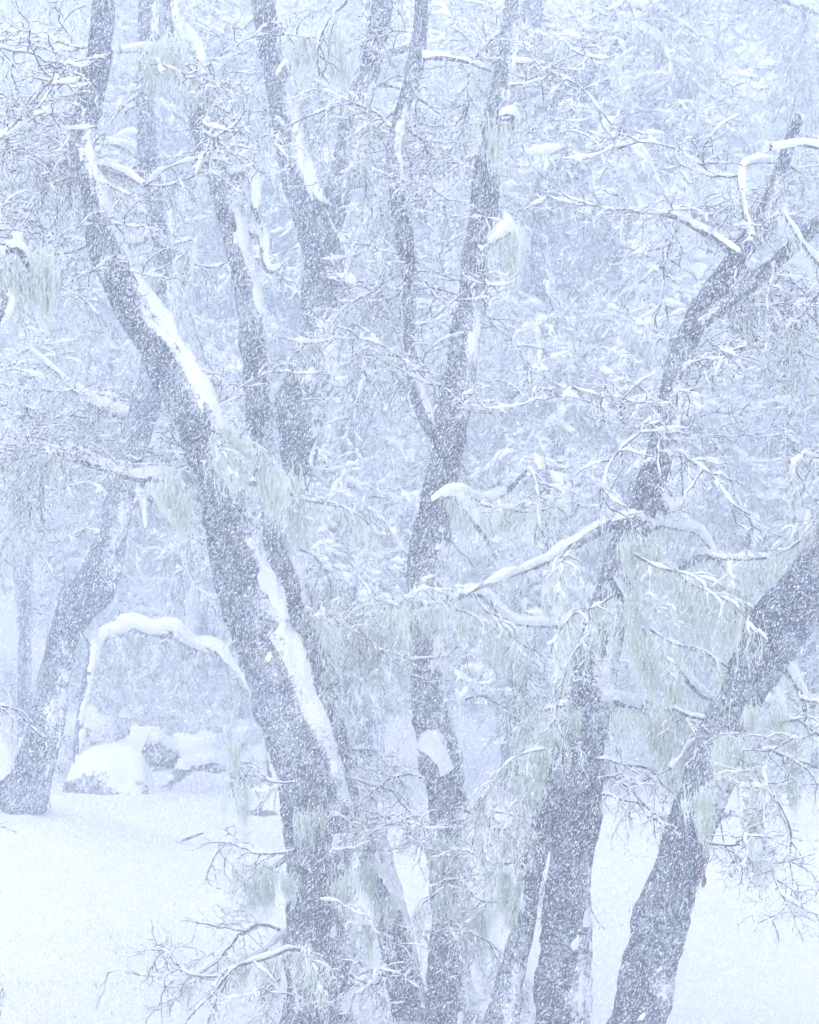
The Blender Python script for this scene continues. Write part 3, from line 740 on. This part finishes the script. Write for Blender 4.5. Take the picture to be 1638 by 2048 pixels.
# ------------------------------------------------------------------ the snow-laden arch of fallen wood
def fallen(name, label, cat, depth, path, snow, seed, sides=14, thr=-0.05, lich=90, gap=0.25):
    rng = np.random.default_rng(seed)
    P, R = np.array([px(c[0], c[1], depth) for c in path]), np.array([c[2] * 0.5 / FPX * depth for c in path])
    if lich == 0:                                         # lies on the snow
        P[:, 2] += float(ground_z(P[:1, 0], P[:1, 1])[0]) - P[0, 2]
    base = P[0].copy()
    root = bpy.data.objects.new(name, None); COL.objects.link(root); root.location = base
    make_wood(root, base, 'trunk', P - base, R, seed, sides, 0.05, snow, thr, lich, rng, 0.25, gap)
    tag(root, label, cat)
    return root, base
r_, b_ = fallen('arched_branch', 'snow-laden branch bowed in a low arch between bent tree and thickest trunk', 'branch', 29.5,
       [(150, 1570, 16), (160, 1440, 16), (178, 1340, 20), (200, 1275, 26), (238, 1262, 26), (262, 1250, 30), (305, 1262, 28), (345, 1262, 30), (385, 1290, 24), (432, 1302, 26), (470, 1352, 22), (520, 1412, 22), (540, 1500, 18), (545, 1580, 18)], 0.075, 61, thr=0.2, gap=0.7)
rr_ = np.random.default_rng(5)
for x, y in ((215, 1275), (250, 1256), (280, 1258), (310, 1262), (345, 1265), (370, 1280), (410, 1300), (440, 1315), (480, 1350)):
    put_spray(r_, px(x, y, 29.5) - b_, rr_.uniform(0, 360), ['droop', 'lace', 'flat'][rr_.integers(3)], 0.5, rr_)
fallen('fallen_log', 'short dark log jutting from the snow below the boulders', 'log', 30.0, [(325, 1590, 16), (352, 1562, 26), (385, 1540, 30), (430, 1530, 22), (450, 1545, 10)], 0.10, 62, 14, 0.2, 0)
fallen('fallen_stick', 'short dark stick lying on the open snow at lower left', 'stick', 23.6, [(352, 1744, 5), (372, 1736, 10), (398, 1727, 8), (408, 1724, 4)], 0.02, 63, 8, 0.3, 0)
fallen('fallen_stick', 'stubby bit of wood just below the longer stick on open snow', 'stick', 23.1, [(366, 1752, 6), (376, 1756, 10), (386, 1760, 5)], 0.015, 64, 8, 0.3, 0)

# ------------------------------------------------------------------ boulders
def boulder(x, y, d, w, h, seed, label, thr=0.25):
    import bmesh
    bm = bmesh.new(); bmesh.ops.create_icosphere(bm, subdivisions=4, radius=1)
    V = np.array([v.co[:] for v in bm.verts]); F = np.array([[v.index for v in f.verts] for f in bm.faces]); bm.free()
    N = V.copy()
    r = 1 + 0.30 * fbm(V * 1.5, seed, 2) + 0.09 * fbm(V * 5, seed + 3, 3)
    sx = w * 0.45 / FPX * d; sz = h * 1.0 / FPX * d; thr -= 0.02
    S = np.array([sx, sx * 0.8, sz])
    W = V * r[:, None] * S
    base = px(x, y, d); base[2] = float(ground_z(base[:1], base[1:2])[0])
    rock = MB(); rock.add(W, tris=F)
    o = link('boulder', rock.mesh('boulder', M_ROCK)); o.location = base - np.array([0, 0, sz * 0.22])
    nz = fbm(V * 2.4, seed + 7, 4)
    t = np.clip((N @ np.array([0.15, 0.30, 0.94]) - thr + 0.32 * nz) / 0.40, 0, 1); t = t * t * (3 - 2 * t)
    C = W + (0.11 * t * (0.8 + 0.3 * nz) - 0.012 * (t < 0.02))[:, None] * (N * 0.5 + np.array([0, 0, 0.7]))
    keep = (t[F] > 0.02).any(1)
    cap = MB(); cap.add(C, tris=F[keep])
    tag(link('snow_cap', cap.mesh('snow_cap', M_SNOW), o), kind='stuff')
    tag(o, label, 'boulder', 'snow-capped boulders left of the thickest trunk')
boulder(215, 1560, 29.6, 185, 95, 1, 'broad snow-capped boulder nearest the foot of the bent tree', 0.22)
boulder(305, 1530, 31.5, 130, 88, 2, 'rounded boulder with dark patches in the middle of the boulder row', 0.42)
boulder(405, 1525, 31.6, 125, 72, 3, 'smooth low boulder fully covered in snow beside the dark-patched one', 0.20)
boulder(520, 1545, 29.8, 125, 110, 4, 'boulder with a bare dark face tucked against the thickest trunk', 0.62)
boulder(530, 1598, 28.0, 84, 52, 5, 'small snow-domed boulder in front of the dark-faced one', 0.15)
boulder(178, 1490, 33.5, 110, 75, 6, 'low snowy boulder behind the broad one beside the bent tree', 0.35)
boulder(430, 1490, 33.5, 90, 66, 7, 'snow-buried boulder at the back of the row under the bushes', 0.35)
boulder(265, 1485, 34.0, 80, 70, 9, 'dark-sided boulder peeping out behind the row under the snow arch', 0.45)
boulder(340, 1478, 34.8, 95, 58, 11, 'low snow-draped rock at the back between dark-sided and snow-buried boulders', 0.3)
boulder(490, 1500, 32.5, 85, 60, 12, 'pointed snowy rock just behind the dark-faced boulder', 0.35)
boulder(130, 1515, 31.5, 60, 50, 13, 'small rock wedged between the bent tree and the broad boulder', 0.4)
boulder(0, 1540, 31.0, 90, 75, 8, 'snow-covered boulder cut by the left edge behind the bent tree', 0.2)

# scrub among the boulders
for k, (x, y, d, sc) in enumerate([(500, 1470, 32.0, 0.40), (545, 1490, 31.0, 0.42), (345, 1500, 32.8, 0.30), (250, 1465, 34.2, 0.42), (150, 1520, 31.0, 0.34), (420, 1455, 34.8, 0.45), (310, 1450, 35.0, 0.45)]):
    p = px(x, y, d)
    bush(p[0], d, 5, sc, 950 + k, 'small twiggy scrub poking from the snow among the boulders')

# ------------------------------------------------------------------ dead red leaves
def leaf_cluster(x, y, d, n, seed, label, anchor):
    rng = np.random.default_rng(seed)
    root = bpy.data.objects.new('dead_leaves', None); COL.objects.link(root); b = px(x, y, d); root.location = b
    tag(root, label, 'leaves')
    lobe = np.array([(0, 0), (.10, .05), (.25, .22), (.33, .12), (.5, .30), (.6, .14), (.78, .22), (1, 0), (.78, -.22), (.6, -.14), (.5, -.30), (.33, -.12), (.25, -.22), (.10, -.05)])
    for k in range(n):
        mb = MB(); L = rng.uniform(0.05, 0.075)
        v = np.column_stack([lobe * L, -0.35 * (lobe[:, 0] ** 2) * L + 0.1 * np.abs(lobe[:, 1]) * L])
        mb.add(np.vstack([v, [[0.5 * L, 0, -0.09 * L]]]), tris=[[14, i, (i + 1) % 14] for i in range(14)])
        o = link('leaf', mb.mesh('leaf', M_RED), root, rng.normal(0, 0.022, 3)); o.rotation_euler = (rng.uniform(-1, 1), rng.uniform(0.3, 1.4), rng.uniform(0, 6.28))
    a = px(*anchor) - b                                        # the twig grows from the bark
    path, rad = spline(np.array([a, a * 0.6 + [0.02, -0.03, 0.03], a * 0.25 + [-0.01, 0, 0.02], [0, 0, 0], [0.01, 0, -0.03]]), np.array([.006, .005, .004, .003, .002]), 0.03)
    st = MB(); tube(st, path, rad, 5)
    link('twig', st.mesh('twig', M_TWIG), root)
leaf_cluster(1400, 1738, 13.55, 6, 1, 'dead red leaves hanging against the stout right-leaning trunk', (1372, 1680, 13.95))
leaf_cluster(1467, 1722, 13.6, 4, 2, 'small cluster of dead red leaves against white snow right of the stout trunk', (1405, 1600, 13.95))
leaf_cluster(938, 1118, 16.0, 3, 3, 'tiny dead red leaf cluster beside the centre trunk', (868, 1075, 16.25))

# ------------------------------------------------------------------ grass poking through the snow
def make_grass():
    rng = np.random.default_rng(9)
    n = 18000
    x = rng.uniform(-6, 6, n); y = 15 + 22 * rng.random(n)
    pat = vnoise(np.stack([x * 0.8, y * 0.5, 0 * x], -1), 21)
    ok = pat > rng.uniform(-0.1, 0.8, n)
    x, y = x[ok], y[ok]; n = len(x)
    z = ground_z(x, y)
    L = rng.uniform(0.015, 0.06, n) * (1 + 1.6 * (rng.random(n) < 0.05)); a = rng.uniform(0, 6.28, n); ln = rng.uniform(0.1, 0.9, n)
    d = np.stack([np.cos(a) * ln, np.sin(a) * ln, np.ones(n)], -1); d /= np.linalg.norm(d, axis=1)[:, None]
    S = np.stack([x, y, z - 0.01], -1); w = np.stack([np.sin(a + 1), np.cos(a + 1), 0 * a], -1) * 0.0036
    M = S + d * L[:, None] * 0.6; T = S + d * L[:, None] + np.stack([np.cos(a), np.sin(a), -np.ones(n)], -1) * (L * 0.18)[:, None]
    V = np.stack([S - w, S + w, M + w * .7, M - w * .7, T], 1)
    b = np.arange(n)[:, None] * 5
    mb = MB(); mb.add(V, b + np.array([[0, 1, 2, 3]]), b + np.array([[3, 2, 4]]))
    tag(link('dry_grass', mb.mesh('dry_grass', M_GRASS, False)), 'sparse dry grass tips poking through the snow', 'grass', None, 'stuff')
make_grass()

# ------------------------------------------------------------------ falling snow
def make_flakes():
    rng = np.random.default_rng(4)
    n = 1600000
    x = rng.uniform(-3.4, 3.4, n); y = 7.2 + 8.4 * rng.random(n) ** 0.8; z = rng.uniform(0.3, 7.0, n)
    C = np.stack([x, y, z], -1)
    size = rng.lognormal(math.log(0.0020), 0.32, n)
    fall = np.array([-0.45, 0.05, -1.0])[None] + rng.normal(0, 0.20, (n, 3))
    fall /= np.linalg.norm(fall, axis=1)[:, None]
    s = np.cross(fall, rng.normal(0, 1, (n, 3))); s /= np.linalg.norm(s, axis=1)[:, None]
    a, b = fall * (size * rng.uniform(0.9, 2.4, n))[:, None], s * (size * 0.62)[:, None]
    V = np.stack([C - a + b, C - a * 0.9 - b, C + a], 1)
    mb = MB(); mb.add(V, tris=np.arange(n * 3).reshape(-1, 3))
    tag(link('falling_snow', mb.mesh('falling_snow', M_FLAKE, False)), 'dense falling snowflakes filling the air over the clearing', 'snowfall', None, 'stuff')
make_flakes()

# ------------------------------------------------------------------ haze
def make_haze():
    x0, x1, y0, y1, z0, z1 = -102, 102, -3, 192, -2.0, 23.0
    V = [(x, y, z) for z in (z0, z1) for y in (y0, y1) for x in (x0, x1)]
    mb = MB(); mb.add(np.array(V, float), [[0, 2, 3, 1], [4, 5, 7, 6], [0, 1, 5, 4], [2, 6, 7, 3], [0, 4, 6, 2], [1, 3, 7, 5]])
    m = bpy.data.materials.new('haze'); m.use_nodes = True
    nt = m.node_tree; nt.nodes.clear()
    v = nt.nodes.new('ShaderNodeVolumePrincipled'); o = nt.nodes.new('ShaderNodeOutputMaterial')
    v.inputs['Color'].default_value = HAZE_COLOR
    v.inputs['Density'].default_value = HAZE_DENSITY
    v.inputs['Anisotropy'].default_value = 0.0
    nt.links.new(v.outputs[0], o.inputs['Volume'])
    tag(link('haze', mb.mesh('haze', m, False)), 'pale air thick with fine drifting snow', 'haze', None, 'stuff')
make_haze()
